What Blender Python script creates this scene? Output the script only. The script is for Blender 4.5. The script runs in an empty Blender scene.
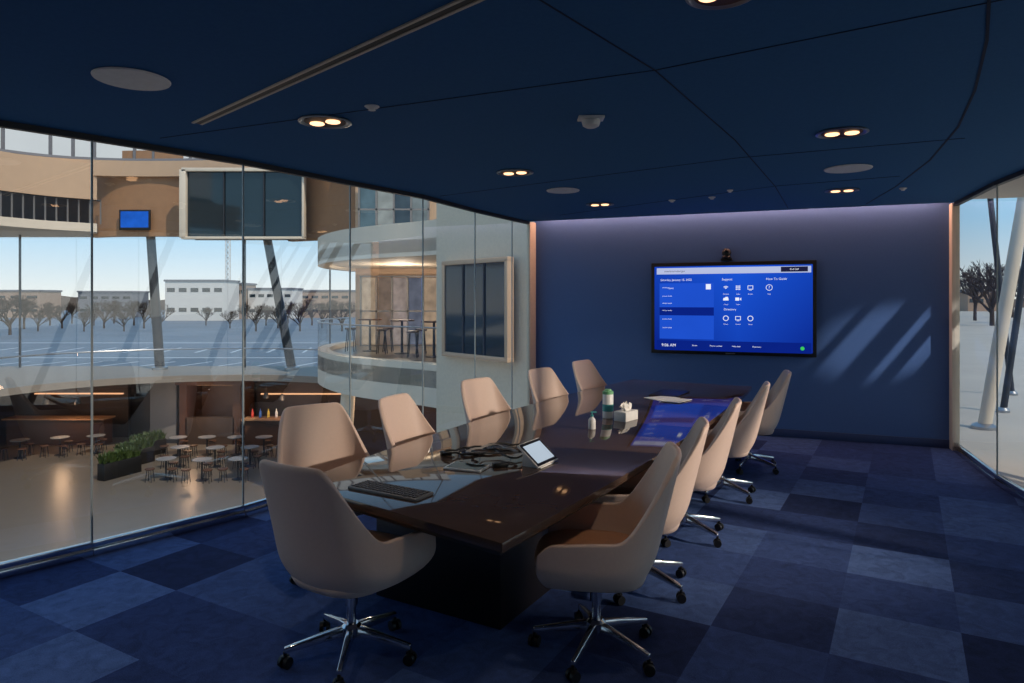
import bpy, bmesh, math, random
from mathutils import Vector, Matrix
random.seed(7)
PI=math.pi
F=682.667; H=1.75; HZ=300.0; CZ=2.88; TT=0.745
SC=bpy.context.scene; COL=SC.collection
def at(px,py,Y): return Vector(((px-512)*Y/F, Y, H-(py-HZ)*Y/F))
def fl(px,py,z=0.0):
    Y=F*(H-z)/(py-HZ); return Vector(((px-512)*Y/F,Y,z))
def cl(px,py):
    Y=F*(CZ-H)/(HZ-py); return Vector(((px-512)*Y/F,Y,CZ))
def T(s,r,z=0.0): return Vector((s*.5+r*.8660254,s*.8660254-r*.5,z))
def R(d): return math.radians(d)
def lin(c):
    c=c/255.0
    return c/12.92 if c<=.04045 else ((c+.055)/1.055)**2.4
def rgb(r,g,b): return (lin(r),lin(g),lin(b),1.0)
def smooth(a,b,x):
    t=max(0,min(1,(x-a)/(b-a))); return t*t*(3-2*t)

# ---------------------------------------------------------------- materials
def mat(name,col,rough=.5,metal=0.0,var=.12,ns=18.0,bump=0.0,bs=200.0,spec=.5,coat=0.0):
    m=bpy.data.materials.new(name); m.use_nodes=True
    nt=m.node_tree; n=nt.nodes; l=nt.links
    p=n['Principled BSDF']
    tc=n.new('ShaderNodeTexCoord'); nz=n.new('ShaderNodeTexNoise'); nz.inputs['Scale'].default_value=ns
    nz.inputs['Detail'].default_value=3
    l.new(tc.outputs['Object'],nz.inputs['Vector'])
    mx=n.new('ShaderNodeMix'); mx.data_type='RGBA'
    mx.inputs[6].default_value=tuple(c*(1-var) for c in col[:3])+(1,)
    mx.inputs[7].default_value=tuple(min(1,c*(1+var)) for c in col[:3])+(1,)
    l.new(nz.outputs['Fac'],mx.inputs[0]); l.new(mx.outputs[2],p.inputs['Base Color'])
    p.inputs['Roughness'].default_value=rough; p.inputs['Metallic'].default_value=metal
    p.inputs['Specular IOR Level'].default_value=spec
    p.inputs['Coat Weight'].default_value=coat; p.inputs['Coat Roughness'].default_value=.04
    if bump:
        n2=n.new('ShaderNodeTexNoise'); n2.inputs['Scale'].default_value=bs
        l.new(tc.outputs['Object'],n2.inputs['Vector'])
        b=n.new('ShaderNodeBump'); b.inputs['Strength'].default_value=bump; b.inputs['Distance'].default_value=.002
        l.new(n2.outputs['Fac'],b.inputs['Height']); l.new(b.outputs['Normal'],p.inputs['Normal'])
    return m
def glassmat(name,tint=(.96,.985,.985,1),ior=1.5,rough=0.0):
    m=bpy.data.materials.new(name); m.use_nodes=True
    nt=m.node_tree; n=nt.nodes; l=nt.links; n.clear()
    o=n.new('ShaderNodeOutputMaterial'); t=n.new('ShaderNodeBsdfTransparent'); g=n.new('ShaderNodeBsdfGlossy')
    t.inputs['Color'].default_value=tint; g.inputs['Roughness'].default_value=rough
    ge=n.new('ShaderNodeNewGeometry'); mr=n.new('ShaderNodeMapRange')
    mr.inputs['To Min'].default_value=ior; mr.inputs['To Max'].default_value=1/ior
    l.new(ge.outputs['Backfacing'],mr.inputs['Value'])
    fr=n.new('ShaderNodeFresnel'); l.new(mr.outputs[0],fr.inputs['IOR'])
    mx=n.new('ShaderNodeMixShader'); l.new(fr.outputs[0],mx.inputs[0]); l.new(t.outputs[0],mx.inputs[1]); l.new(g.outputs[0],mx.inputs[2])
    l.new(mx.outputs[0],o.inputs['Surface']); return m
def emat(name,col,s=1.0,var=.0,ns=3.0,col2=None):
    m=bpy.data.materials.new(name); m.use_nodes=True
    nt=m.node_tree; n=nt.nodes; l=nt.links; n.clear()
    o=n.new('ShaderNodeOutputMaterial'); e=n.new('ShaderNodeEmission'); e.inputs['Strength'].default_value=s
    tc=n.new('ShaderNodeTexCoord'); 
    mx=n.new('ShaderNodeMix'); mx.data_type='RGBA'
    if col2:
        sp=n.new('ShaderNodeSeparateXYZ'); l.new(tc.outputs['Generated'],sp.inputs[0])
        mp=n.new('ShaderNodeMath'); mp.operation='PINGPONG'; mp.inputs[1].default_value=.55; l.new(sp.outputs['X'],mp.inputs[0])
        ad=n.new('ShaderNodeMath'); ad.operation='MULTIPLY_ADD'; ad.inputs[1].default_value=.9; l.new(mp.outputs[0],ad.inputs[0])
        m2=n.new('ShaderNodeMath'); m2.operation='MULTIPLY'; m2.inputs[1].default_value=.5; l.new(sp.outputs['Z'],m2.inputs[0]); l.new(m2.outputs[0],ad.inputs[2])
        mx.inputs[6].default_value=col; mx.inputs[7].default_value=col2; l.new(ad.outputs[0],mx.inputs[0])
    else:
        nz=n.new('ShaderNodeTexNoise'); nz.inputs['Scale'].default_value=ns
        l.new(tc.outputs['Object'],nz.inputs['Vector'])
        mx.inputs[6].default_value=tuple(c*(1-var) for c in col[:3])+(1,); mx.inputs[7].default_value=tuple(c*(1+var) for c in col[:3])+(1,)
        l.new(nz.outputs['Fac'],mx.inputs[0])
    l.new(mx.outputs[2],e.inputs['Color'])
    l.new(e.outputs[0],o.inputs['Surface']); return m
def carpetmat():
    m=bpy.data.materials.new('carpet_tiles'); m.use_nodes=True
    nt=m.node_tree; n=nt.nodes; l=nt.links; p=n['Principled BSDF']
    g=n.new('ShaderNodeNewGeometry'); mp=n.new('ShaderNodeMapping')
    k=1/.58
    mp.inputs['Scale'].default_value=(1,1,0)
    mp.inputs['Rotation'].default_value=(0,0,R(-60)); mp.inputs['Location'].default_value=(.35,.25,.3)
    l.new(g.outputs['Position'],mp.inputs['Vector'])
    sc=n.new('ShaderNodeVectorMath'); sc.operation='SCALE'; sc.inputs['Scale'].default_value=k; l.new(mp.outputs[0],sc.inputs[0])
    f=n.new('ShaderNodeVectorMath'); f.operation='FLOOR'; l.new(sc.outputs[0],f.inputs[0])
    w=n.new('ShaderNodeTexWhiteNoise'); w.noise_dimensions='3D'; l.new(f.outputs[0],w.inputs['Vector'])
    ck=n.new('ShaderNodeTexChecker'); ck.inputs['Scale'].default_value=1.0; l.new(sc.outputs[0],ck.inputs['Vector'])
    a1=n.new('ShaderNodeMath'); a1.operation='MULTIPLY'; a1.inputs[1].default_value=.80; l.new(w.outputs['Value'],a1.inputs[0])
    a2=n.new('ShaderNodeMath'); a2.operation='MULTIPLY_ADD'; a2.inputs[1].default_value=.20; l.new(ck.outputs['Fac'],a2.inputs[0]); l.new(a1.outputs[0],a2.inputs[2])
    r=n.new('ShaderNodeValToRGB'); l.new(a2.outputs[0],r.inputs['Fac'])
    r.color_ramp.elements[0].color=rgb(34,47,86); r.color_ramp.elements[0].position=.05
    r.color_ramp.elements[1].color=rgb(86,112,164); r.color_ramp.elements[1].position=.95
    e=r.color_ramp.elements.new(.5); e.color=rgb(54,74,124)
    n1=n.new('ShaderNodeTexNoise'); n1.inputs['Scale'].default_value=160; l.new(g.outputs['Position'],n1.inputs['Vector'])
    n2=n.new('ShaderNodeTexNoise'); n2.inputs['Scale'].default_value=11; n2.inputs['Detail'].default_value=6; n2.inputs['Distortion'].default_value=1.2; l.new(g.outputs['Position'],n2.inputs['Vector'])
    ad=n.new('ShaderNodeMath'); ad.operation='ADD'; l.new(n1.outputs['Fac'],ad.inputs[0]); l.new(n2.outputs['Fac'],ad.inputs[1])
    mr=n.new('ShaderNodeMapRange'); mr.inputs['From Min'].default_value=.5; mr.inputs['From Max'].default_value=1.5
    mr.inputs['To Min'].default_value=.45; mr.inputs['To Max'].default_value=1.5; l.new(ad.outputs[0],mr.inputs['Value'])
    mu=n.new('ShaderNodeVectorMath'); mu.operation='SCALE'; l.new(r.outputs['Color'],mu.inputs[0]); l.new(mr.outputs[0],mu.inputs['Scale'])
    l.new(mu.outputs[0],p.inputs['Base Color']); p.inputs['Roughness'].default_value=.95; p.inputs['Specular IOR Level'].default_value=.15
    b=n.new('ShaderNodeBump'); b.inputs['Strength'].default_value=.5; b.inputs['Distance'].default_value=.004
    l.new(n1.outputs['Fac'],b.inputs['Height']); l.new(b.outputs[0],p.inputs['Normal'])
    return m

M={}
M['carpet']=carpetmat()
M['ceil']=mat('ceiling_fabric',rgb(62,110,156),.9,0,.1,40,.2,300,spec=.1)
M['seam']=mat('ceiling_seam',rgb(22,40,68),.9)
M['wall']=mat('blue_wall_fabric',rgb(88,116,166),.85,0,.07,60,.25,500,spec=.15)
M['base']=mat('blue_baseboard',rgb(54,70,112),.5)
M['dark']=mat('dark_blue_wall',rgb(40,50,76),.9)
M['glass']=glassmat('clear_glass',ior=2.4)
M['rglass']=glassmat('railing_glass',ior=1.3)
M['chrome']=mat('polished_aluminium',rgb(215,215,218),.16,1.0,.04)
M['alu']=mat('satin_aluminium',rgb(170,172,175),.35,.9,.05)
M['cream']=mat('cream_panel',rgb(210,196,174),.6)
M['seal']=mat('glass_seal',rgb(150,160,160),.4)
M['table']=mat('dark_lacquered_top',rgb(84,66,56),.045,0,.25,6,spec=.55)
M['tbase']=mat('black_lacquer_base',rgb(26,22,21),.3,0,.2)
M['fab']=mat('beige_upholstery',rgb(214,189,174),.5,0,.05,60,.2,700,spec=.4)
M['leather']=mat('tan_leather_seat',rgb(196,144,112),.45,0,.1,25,.2,260,spec=.4)
M['black']=mat('black_plastic',rgb(14,14,15),.45)
M['white']=mat('white_plastic',rgb(225,225,222),.4)
M['grey']=mat('grey_plastic',rgb(125,122,120),.5)
M['key']=mat('dark_keys',rgb(74,66,62),.45)
M['paper']=mat('white_paper',rgb(235,232,226),.8)
M['teal']=mat('teal_label',rgb(70,165,165),.4,0,.3,40)
M['green']=mat('green_lid',rgb(120,180,130),.4)
M['tan']=mat('tan_wood_panel',rgb(162,122,88),.6,0,.14,4)
M['tan2']=mat('pale_tan_plaster',rgb(200,168,138),.7,0,.06,3)
M['offwhite']=mat('offwhite_plaster',rgb(224,210,190),.7,0,.05,4)
M['slab']=mat('grey_stone_slab',rgb(140,130,118),.6,0,.08,4)
M['stone']=mat('beige_stone_floor',rgb(112,102,90),.3,0,.1,2)
M['brown']=mat('dark_brown_wall',rgb(60,45,36),.7,0,.3,3)
M['wood']=mat('dark_walnut',rgb(78,50,34),.5,0,.2,6)
M['dkglass']=mat('dark_glass',rgb(30,44,50),.06,0,.2,1,spec=.7)
M['steel']=mat('dark_steel',rgb(50,52,56),.5,.3)
M['leaf']=mat('leaf_green',rgb(62,80,34),.6,0,.5,4)
M['bark']=mat('winter_bark',rgb(66,52,42),.9,0,.2,3)
M['bldw']=mat('white_building',rgb(214,208,200),.8,0,.08,.4)
M['bldt']=mat('tan_building',rgb(168,142,122),.8,0,.1,.4)
M['bldg']=mat('grey_building',rgb(120,120,124),.8,0,.1,.4)
M['asphalt']=mat('pale_asphalt',rgb(98,108,118),.6,0,.4,.12)
M['paint']=mat('parking_line_paint',rgb(200,205,210),.8)
M['terr']=mat('terrace_paving',rgb(186,178,166),.8,0,.15,.6)
M['lamp']=emat('warm_lamp',(1,.55,.28,1),2.6)
M['lampdim']=emat('warm_lamp_dim',(1,.5,.25,1),1.2)
M['sky']=emat('skylight_glow',rgb(226,232,236),.9,.08,.6)  # self-glow stands in for daylight through the clerestory glazing
M['pano']=emat('tablet_screen',rgb(190,205,220),.9,.15)
M['scr']=emat('display_blue',rgb(10,32,132),1.0,col2=rgb(26,84,214))
M['scr2']=emat('display_panel_blue',rgb(30,80,204),1.0,.08)
M['scr3']=emat('display_dark_blue',rgb(10,34,130),1.0,.08)
M['scrw']=emat('display_header',rgb(190,200,235),.9)
M['txt']=emat('display_text',rgb(235,240,255),1.0)
M['txtd']=emat('display_dark_text',rgb(30,30,60),1.0)
M['scrg']=emat('display_green',rgb(60,200,90),1.0)
M['scrb']=emat('small_screen_blue',rgb(40,110,230),.8,.5,2)

# ---------------------------------------------------------------- mesh builder
class MB:
    def __init__(s): s.v=[]; s.f=[]; s.m=[]
    def add(s,vs,fs,mi=0,X=None):
        b=len(s.v)
        for p in vs:
            p=Vector(p); s.v.append(tuple(X@p) if X else tuple(p))
        for f in fs: s.f.append([b+i for i in f]); s.m.append(mi)
        return s
    def box(s,c,d,rz=0,mi=0,X=None):
        x,y,z=d[0]/2,d[1]/2,d[2]/2
        vs=[(-x,-y,-z),(x,-y,-z),(x,y,-z),(-x,y,-z),(-x,-y,z),(x,-y,z),(x,y,z),(-x,y,z)]
        m=Matrix.Translation(Vector(c))@Matrix.Rotation(rz,4,'Z')
        if X: m=X@m
        return s.add(vs,[(0,3,2,1),(4,5,6,7),(0,1,5,4),(1,2,6,5),(2,3,7,6),(3,0,4,7)],mi,m)
    def seg(s,a,b,w,z0,z1,mi=0):
        a=Vector((a[0],a[1],0)); b=Vector((b[0],b[1],0)); d=b-a
        return s.box(((a.x+b.x)/2,(a.y+b.y)/2,(z0+z1)/2),(d.length,w,z1-z0),math.atan2(d.y,d.x),mi)
    def loft(s,rings,cap0=True,cap1=True,mi=0,closed=True,X=None):
        n=len(rings[0]); vs=[p for r in rings for p in r]; fs=[]
        for i in range(len(rings)-1):
            for j in range(n if closed else n-1):
                k=(j+1)%n; fs.append((i*n+j,i*n+k,(i+1)*n+k,(i+1)*n+j))
        if cap0: fs.append(tuple(reversed(range(n))))
        if cap1: fs.append(tuple((len(rings)-1)*n+j for j in range(n)))
        return s.add(vs,fs,mi,X)
    def cyl(s,p0,p1,r0,r1=None,n=16,caps=True,mi=0,X=None):
        r1=r0 if r1 is None else r1
        p0=Vector(p0);p1=Vector(p1); d=(p1-p0).normalized()
        a=d.orthogonal().normalized(); b=d.cross(a)
        ring=lambda p,r:[p+(a*math.cos(2*PI*i/n)+b*math.sin(2*PI*i/n))*r for i in range(n)]
        return s.loft([ring(p0,r0),ring(p1,r1)],caps,caps,mi,True,X)
    def lathe(s,prof,c=(0,0,0),n=24,mi=0,X=None):
        rings=[[(c[0]+max(r,1e-4)*math.cos(2*PI*i/n),c[1]+max(r,1e-4)*math.sin(2*PI*i/n),c[2]+z) for i in range(n)] for r,z in prof]
        return s.loft(rings,True,True,mi,True,X)
    def prism(s,out,z0,z1,mi=0,X=None):
        return s.loft([[(p[0],p[1],z0) for p in out],[(p[0],p[1],z1) for p in out]],True,True,mi,True,X)
    def tube(s,pts,r,n=8,mi=0):
        pts=[Vector(p) for p in pts]; a=None; rings=[]
        for i,p in enumerate(pts):
            d=(pts[min(i+1,len(pts)-1)]-pts[max(i-1,0)]).normalized()
            if a is None: a=d.orthogonal().normalized()
            a=(a-d*a.dot(d)).normalized(); b=d.cross(a)
            rings.append([p+(a*math.cos(2*PI*k/n)+b*math.sin(2*PI*k/n))*r for k in range(n)])
        return s.loft(rings,True,True,mi)
    def text(s,body,size,X,align='LEFT',mi=0,sx=1.0):
        cu=bpy.data.curves.new('t','FONT'); cu.body=body; cu.size=size; cu.align_x=align; cu.align_y='CENTER'; cu.resolution_u=2
        o=bpy.data.objects.new('t',cu); COL.objects.link(o)
        dg=bpy.context.evaluated_depsgraph_get(); me=bpy.data.meshes.new_from_object(o.evaluated_get(dg))
        s.add([(v.co.x*sx,v.co.y,0) for v in me.vertices],[tuple(p.vertices) for p in me.polygons],mi,X)
        bpy.data.objects.remove(o); bpy.data.curves.remove(cu); bpy.data.meshes.remove(me); return s
    def build(s,name,mats,parent=None,bevel=0,seg=2,ang=40,recalc=True,sm=True):
        me=bpy.data.meshes.new(name); me.from_pydata(s.v,[],s.f); 
        for i,p in enumerate(me.polygons): p.material_index=s.m[i]
        bm=bmesh.new(); bm.from_mesh(me)
        if recalc: bmesh.ops.recalc_face_normals(bm,faces=bm.faces)
        if bevel:
            es=[e for e in bm.edges if len(e.link_faces)==2 and e.calc_face_angle(0)>R(30)]
            bmesh.ops.bevel(bm,geom=es,offset=bevel,segments=seg,profile=.5,affect='EDGES',clamp_overlap=True)
        bm.to_mesh(me); bm.free()
        if sm:
            for p in me.polygons: p.use_smooth=True
            me.set_sharp_from_angle(angle=R(ang))
        for m in (mats if isinstance(mats,(list,tuple)) else [mats]): me.materials.append(m)
        o=bpy.data.objects.new(name,me); COL.objects.link(o)
        if parent: o.parent=parent
        return o
def tag(o,label,cat,group=None,kind=None):
    o['label']=label; o['category']=cat
    if group: o['group']=group
    if kind: o['kind']=kind
    return o
def thing(name,label,cat,loc=(0,0,0),rz=0,group=None):
    o=bpy.data.objects.new(name,None); COL.objects.link(o); o.empty_display_size=.1
    o.location=loc; o.rotation_euler=(0,0,rz); return tag(o,label,cat,group)
def struct(name,mb,m,**k):
    o=mb.build(name,m,**k); o['kind']='structure'; return o
def copy_tree(o,parent=None):
    c=o.copy(); COL.objects.link(c); c.parent=parent
    for ch in o.children: copy_tree(ch,c)
    return c
def bake(o):
    dg=bpy.context.evaluated_depsgraph_get(); me=bpy.data.meshes.new_from_object(o.evaluated_get(dg))
    o.modifiers.clear(); o.data=me
def crom(pts,n):
    pts=[Vector(p) for p in pts]; P=[pts[0]*2-pts[1]]+pts+[pts[-1]*2-pts[-2]]; out=[]
    for i in range(1,len(P)-2):
        for k in range(12):
            t=k/12; a,b,c,d=P[i-1:i+3]
            out.append(.5*((2*b)+(c-a)*t+(2*a-5*b+4*c-d)*t*t+(3*b-a-3*c+d)*t**3))
    out.append(pts[-1]); L=[0]
    for i in range(1,len(out)): L.append(L[-1]+(out[i]-out[i-1]).length)
    res=[]; j=0
    for k in range(n):
        t=L[-1]*k/(n-1)
        while j<len(L)-2 and L[j+1]<t: j+=1
        f=(t-L[j])/max(1e-9,L[j+1]-L[j]); res.append(out[j].lerp(out[j+1],f))
    return res

# ---------------------------------------------------------------- room shell
WL=Vector((.33,10.0,0)); WR=Vector((5.2,8.05,0)); WD=(WR-WL).normalized(); WN=Vector((WD.y,-WD.x,0)); WA=math.atan2(WD.y,WD.x)
LG=[(.235,9.83),(0.0,9.4),(-.46,8.48),(-.96,7.35),(-1.54,6.49),(-2.17,5.51),(-2.88,4.68),(-3.62,3.86),(-4.4,3.1),(-5.2,2.35),(-6.0,1.65)]
RG=[(5.15,7.92),(4.62,6.5),(4.25,5.2),(3.95,3.9),(3.75,2.6),(3.65,1.3),(3.65,0),(3.7,-1.3),(3.8,-2.6)]
outline=[tuple(WL[:2])]+LG+[(-6.0,-2.6)]+list(reversed(RG))+[tuple(WR[:2])]
def off(p,d): return (p[0]+WN.x*d,p[1]+WN.y*d)
coutline=[off(WL,.17)]+LG[1:]+[(-6.0,-2.6)]+list(reversed(RG[1:]))+[off(WR,.17)]
struct('floor',MB().prism(outline,-.35,0),M['carpet'],sm=False)
struct('ceiling',MB().prism(coutline,CZ,CZ+.3),M['ceil'],sm=False)
struct('trim_80',MB().seg(off(WL,.085),off(WR,.085),.2,CZ+.22,CZ+.3),M['dark'],sm=False)
struct('wall_front',MB().seg(off(WL,-.1),off(WR,-.1),.2,-.35,CZ+.3),M['wall'],sm=False)
struct('baseboard_front',MB().seg(off(WL,.009),off(WR,.009),.018,0,.1),M['base'],bevel=.004)
struct('wall_back',MB().seg((-6.0,-2.7),(3.8,-2.7),.2,-.35,CZ+.3),M['dark'],sm=False)
struct('wall_left',MB().seg((-6.1,-2.6),(-6.1,1.65),.2,-.35,CZ+.3),M['dark'],sm=False)
struct('trim_2',MB().seg((.33,10.0),LG[0],.05,0,CZ),M['cream'],bevel=.006)
wi=1; ti=3
for side in (LG,RG):
    for a,b in zip(side[:-1],side[1:]):
        a=Vector((a[0],a[1])); b=Vector((b[0],b[1])); d=(b-a).normalized()*.004; a=a+d; b=b-d
        struct('window_%d'%wi,MB().add([(a.x,a.y,.09),(b.x,b.y,.09),(b.x,b.y,CZ-.03),(a.x,a.y,CZ-.03)],[(0,1,2,3)]),M['glass'],sm=False,recalc=False); wi+=1
    for p,q in zip(side[1:-1],side[:-2]):
        struct('trim_%d'%ti,MB().box((p[0],p[1],CZ/2+.03),(.012,.012,CZ-.1),math.atan2(p[1]-q[1],p[0]-q[0])),M['seal'],sm=False); ti+=1
    mb=MB(); mt=MB()
    for a,b in zip(side[:-1],side[1:]):
        mb.seg(a,b,.07,0,.05); mb.seg(a,b,.04,.05,.095); mt.seg(a,b,.05,CZ-.04,CZ)
    struct('trim_%d'%ti,mb,M['chrome'],bevel=.003); ti+=1
    struct('trim_%d'%ti,mt,M['steel'],sm=False); ti+=1
struct('trim_%d'%ti,MB().seg((5.2,8.05),RG[0],.08,0,CZ),M['offwhite'],bevel=.006); ti+=1
er=[(p[0]+2.6,p[1]-.5) for p in RG]
struct('trim_%d'%ti,MB().prism([tuple(WR[:2])]+RG+list(reversed(er))+[(7.7,7.3)],CZ+.05,CZ+.3),M['offwhite'],sm=False); ti+=1  # unseen eave, added to keep direct sun off the floor inside
def seam(pts,w=.012):
    global ti
    mb=MB(); P=[cl(*p) for p in pts]
    for a,b in zip(P[:-1],P[1:]): mb.seg(a,b,w,CZ-.003,CZ+.001)
    struct('trim_%d'%ti,mb,M['seam'],sm=False); ti+=1
seam([(500,-25),(655,70),(735,140),(775,186),(788,208)],.007)
seam([(160,138),(655,70),(1010,-2)],.006)
seam([(440,196),(735,158),(965,138)],.008)
seam([(560,215),(775,186),(900,176)],.008)
seam([(990,-20),(987,40),(975,90),(958,127),(930,160),(895,187),(866,204)],.013)

# ---------------------------------------------------------------- conference table
NR=Vector((-.04,2.82)); NL=Vector((-1.2,3.75))
FL=T(8.25,-3.0).to_2d(); FR=T(8.25,-1.55).to_2d()
def arc(a,c,b,n):
    q=c*2-(a+b)*.5
    return [a*(1-t)**2+q*2*t*(1-t)+b*t*t for t in [i/n for i in range(n+1)]]
ML=T(5.4,-3.13).to_2d(); MR=T(5.3,-1.4).to_2d()
top=arc(NR,MR,FR,14)+arc(FL,ML,NL,14)
cen=sum(top,Vector((0,0)))/len(top)
RZT=R(60)
tb=thing('conference_table','long dark glossy boardroom table with beige chairs around it','table',(cen.x,cen.y,0))
loc=lambda P:[(p.x-cen.x,p.y-cen.y) for p in P]
def inset(P,d): 
    out=[]
    n=len(P)
    for i in range(n):
        a,b,c=P[i-1],P[i],P[(i+1)%n]
        d1=(b-a).normalized(); d2=(c-b).normalized(); n1=Vector((-d1.y,d1.x)); n2=Vector((-d2.y,d2.x))
        m=(n1+n2).normalized(); k=d/max(.5,m.dot(n1)); out.append(b+m*k)
    return out
MB().prism(loc(top),TT-.042,TT).build('tabletop',M['table'],tb,bevel=.004)
MB().prism(loc(inset(top,.05)),TT-.08,TT-.042).build('apron',M['tbase'],tb)
def basebox(s0,s1,r0,r1,name='base'):
    P=[T(s0,r0),T(s0,r1),T(s1,r1),T(s1,r0)]
    MB().prism([(p.x-cen.x,p.y-cen.y) for p in P],.0,TT-.07).build(name,M['tbase'],tb,bevel=.006)
basebox(3.1,4.0,-2.72,-1.86); basebox(6.6,7.5,-2.72,-1.9); basebox(4.0,6.6,-2.45,-2.1,'modesty_panel')
p=T(7.2,-2.2); MB().box((p.x-cen.x,p.y-cen.y,TT+.004),(.5,.3,.008),RZT).build('cable_lid',M['black'],tb,bevel=.003)

# ---------------------------------------------------------------- chair
CH=1.035
def make_chair():
    c=thing('office_chair','beige swivel chair','chair')
    half=[(-.315,.285),(-.338,.15),(-.342,-.01),(-.315,-.145),(-.24,-.232),(-.125,-.272),(0,-.285)]
    N=85
    pts=crom([Vector((x,y,0)) for x,y in half]+[Vector((-x,y,0)) for x,y in reversed(half[:-1])],N)
    NR_=17; vs=[]; fs=[]
    for i,p in enumerate(pts):
        u=-1+2*i/(N-1); a=abs(u); bk=1-smooth(.26,.53,a)
        zt=.655+(CH-.655)*bk-.02*smooth(.6,1,a)-.06*smooth(.92,1,a)
        lw=1-smooth(.25,.75,a)
        for j in range(NR_):
            v=j/(NR_-1); z=.40+(zt-.40)*v; k=1.0
            if z<.52: q=(.52-z)/.12; k=1-.2*q*q
            x=p.x*k; y=p.y*k
            up=max(0,z-.6)/(CH-.6)
            x*=1-.06*up
            y+=(-.27-y)*.3*smooth(.1,.9,up)*lw
            y-=.25*max(0,z-.47)*(.35+.65*lw)
            vs.append((x,y,z))
    for i in range(N-1):
        for j in range(NR_-1):
            a=i*NR_+j; fs.append((a,a+NR_,a+NR_+1,a+1))
    o=MB().add(vs,fs).build('shell',[M['fab']],c,recalc=False,ang=180)
    sm=o.modifiers.new('m','SMOOTH'); sm.factor=.5; sm.iterations=6
    s=o.modifiers.new('s','SOLIDIFY'); s.thickness=.03; s.offset=-1; s.use_even_offset=False
    b=o.modifiers.new('b','SUBSURF'); b.levels=1; b.render_levels=1
    bake(o)
    def sup(hx,hy,z,cy=0,e=3.0,n=36):
        r=[]
        for i in range(n):
            t=2*PI*i/n; ct,st=math.cos(t),math.sin(t)
            r.append((hx*abs(ct)**(2/e)*(1 if ct>=0 else -1),cy+hy*abs(st)**(2/e)*(1 if st>=0 else -1),z))
        return r
    MB().loft([sup(.21,.21,.385,.01),sup(.245,.245,.395,.01),sup(.268,.26,.42,.015),sup(.28,.268,.45,.02)]).build('seat_pan',M['fab'],c,ang=180)
    MB().loft([sup(.26,.25,.452,.03),sup(.282,.268,.465,.035),sup(.282,.268,.495,.035),sup(.266,.254,.514,.035),sup(.19,.19,.522,.03),sup(.08,.08,.524,.03)]).build('seat',M['leather'],c,ang=180)
    MB().lathe([(.022,.13),(.022,.25),(.03,.252),(.03,.36),(.06,.365),(.09,.388)],n=20).build('gas_column',M['chrome'],c)
    MB().lathe([(.03,.10),(.046,.105),(.048,.15),(.034,.165)],n=20).build('hub',M['chrome'],c)
    for k in range(5):
        a=2*PI*k/5+.3; X=Matrix.Rotation(a,4,'Z')
        rings=[]
        for r,w,z,h in ((.03,.046,.128,.05),(.12,.038,.118,.042),(.24,.03,.098,.032),(.315,.026,.085,.026)):
            rings.append([(r,-w/2,z-h/2),(r,w/2,z-h/2),(r,w*.36,z+h/2),(r,-w*.36,z+h/2)])
        MB().loft(rings,X=X).build('spoke',M['chrome'],c,bevel=.004)
        Y=X@Matrix.Translation((.31,0,0))@Matrix.Rotation(k*1.3,4,'Z')
        m=MB(); m.cyl((0,0,.03),(0,0,.078),.009,n=10,X=Y); m.box((0,0,.052),(.036,.014,.014),X=Y)
        cs=m.build('caster',M['black'],c)
        for sx in (-1,1): MB().cyl((0,sx*.008,.028),(0,sx*.026,.028),.028,.026,18,X=Y).build('wheel',M['black'],cs)
    return c
chair=make_chair()
chairs=[]
rl=['beige chair at the right near corner of the table, nearest of the right row',
    'second beige chair from the camera in the right row, just behind the nearest one',
    'middle beige chair of the five along the right side of the table',
    'fourth beige chair from the camera in the right row, before the blue wall',
    'beige chair at the far end of the right row, nearest the wall display']
for s,r_,rz,l in zip((3.16,4.02,5.05,6.25,7.38),(-1.34,-1.42,-1.44,-1.44,-1.42),(82,77,72,68,74),rl):
    p=T(s,r_); chairs.append((p.x,p.y,R(rz),l))
def back(bx,by,rz,d=.30): return (bx-math.sin(rz)*d,by+math.cos(rz)*d,rz)
for (bx,by,rz),l in (((-1.36,4.72,R(-142)),'beige chair pulled back at the near left of the table, largest of the left row'),
    ((-.86,5.18,R(-112)),'second beige chair on the left side of the table, turned partly sideways'),
    ((-.30,6.3,R(-128)),'middle beige chair of the five on the left window side of the table'),
    ((.33,7.25,R(-128)),'fourth beige chair from the camera on the left window side'),
    ((.87,8.2,R(-126)),'beige chair at the far left end of the table near the wall corner')):
    x,y,r=back(bx,by,rz,.33); chairs.append((x,y,r,l))
chairs.append((-.79,3.36,R(-32),'beige chair at the near end of the table, its tall back turned to the camera'))
for i,(x,y,a,l) in enumerate(chairs):
    c=chair if i==0 else copy_tree(chair)
    c.location=(x,y,0); c.rotation_euler=(0,0,a); c['label']=l; c['group']='beige swivel chairs around the boardroom table'

# ---------------------------------------------------------------- things on the table
def tp(px,py): return fl(px,py,TT)
k=tp(390,492); kb=thing('keyboard','slim grey computer keyboard lying near the front edge of the table','keyboard',(k.x,k.y,TT),R(-31))
body=MB().box((0,0,.008),(.46,.15,.016)).build('body',M['grey'],kb,bevel=.004)
m=MB()
for r in range(5):
    for q in range(18): m.box((-.206+q*.0242,-.052+r*.026,.0185),(.018,.019,.006))
m.build('keys',M['key'],kb,bevel=.0015,seg=1)
a=tp(538,470); tpn=thing('touch_panel','white framed tablet touch panel on a tilted stand, screen lit','tablet',(a.x+.065,a.y+.11,TT),RZT)
X=Matrix.Translation((0,.0,.012))@Matrix.Rotation(R(40),4,'X')
fr_=MB().box((0,.09,0),(.27,.185,.014),X=X).build('frame',M['white'],tpn,bevel=.004)
MB().box((0,.09,.0076),(.256,.172,.002),X=X).build('bezel',M['black'],fr_)
MB().box((0,.09,.0092),(.215,.135,.002),X=X).build('screen',M['pano'],fr_)
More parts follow.
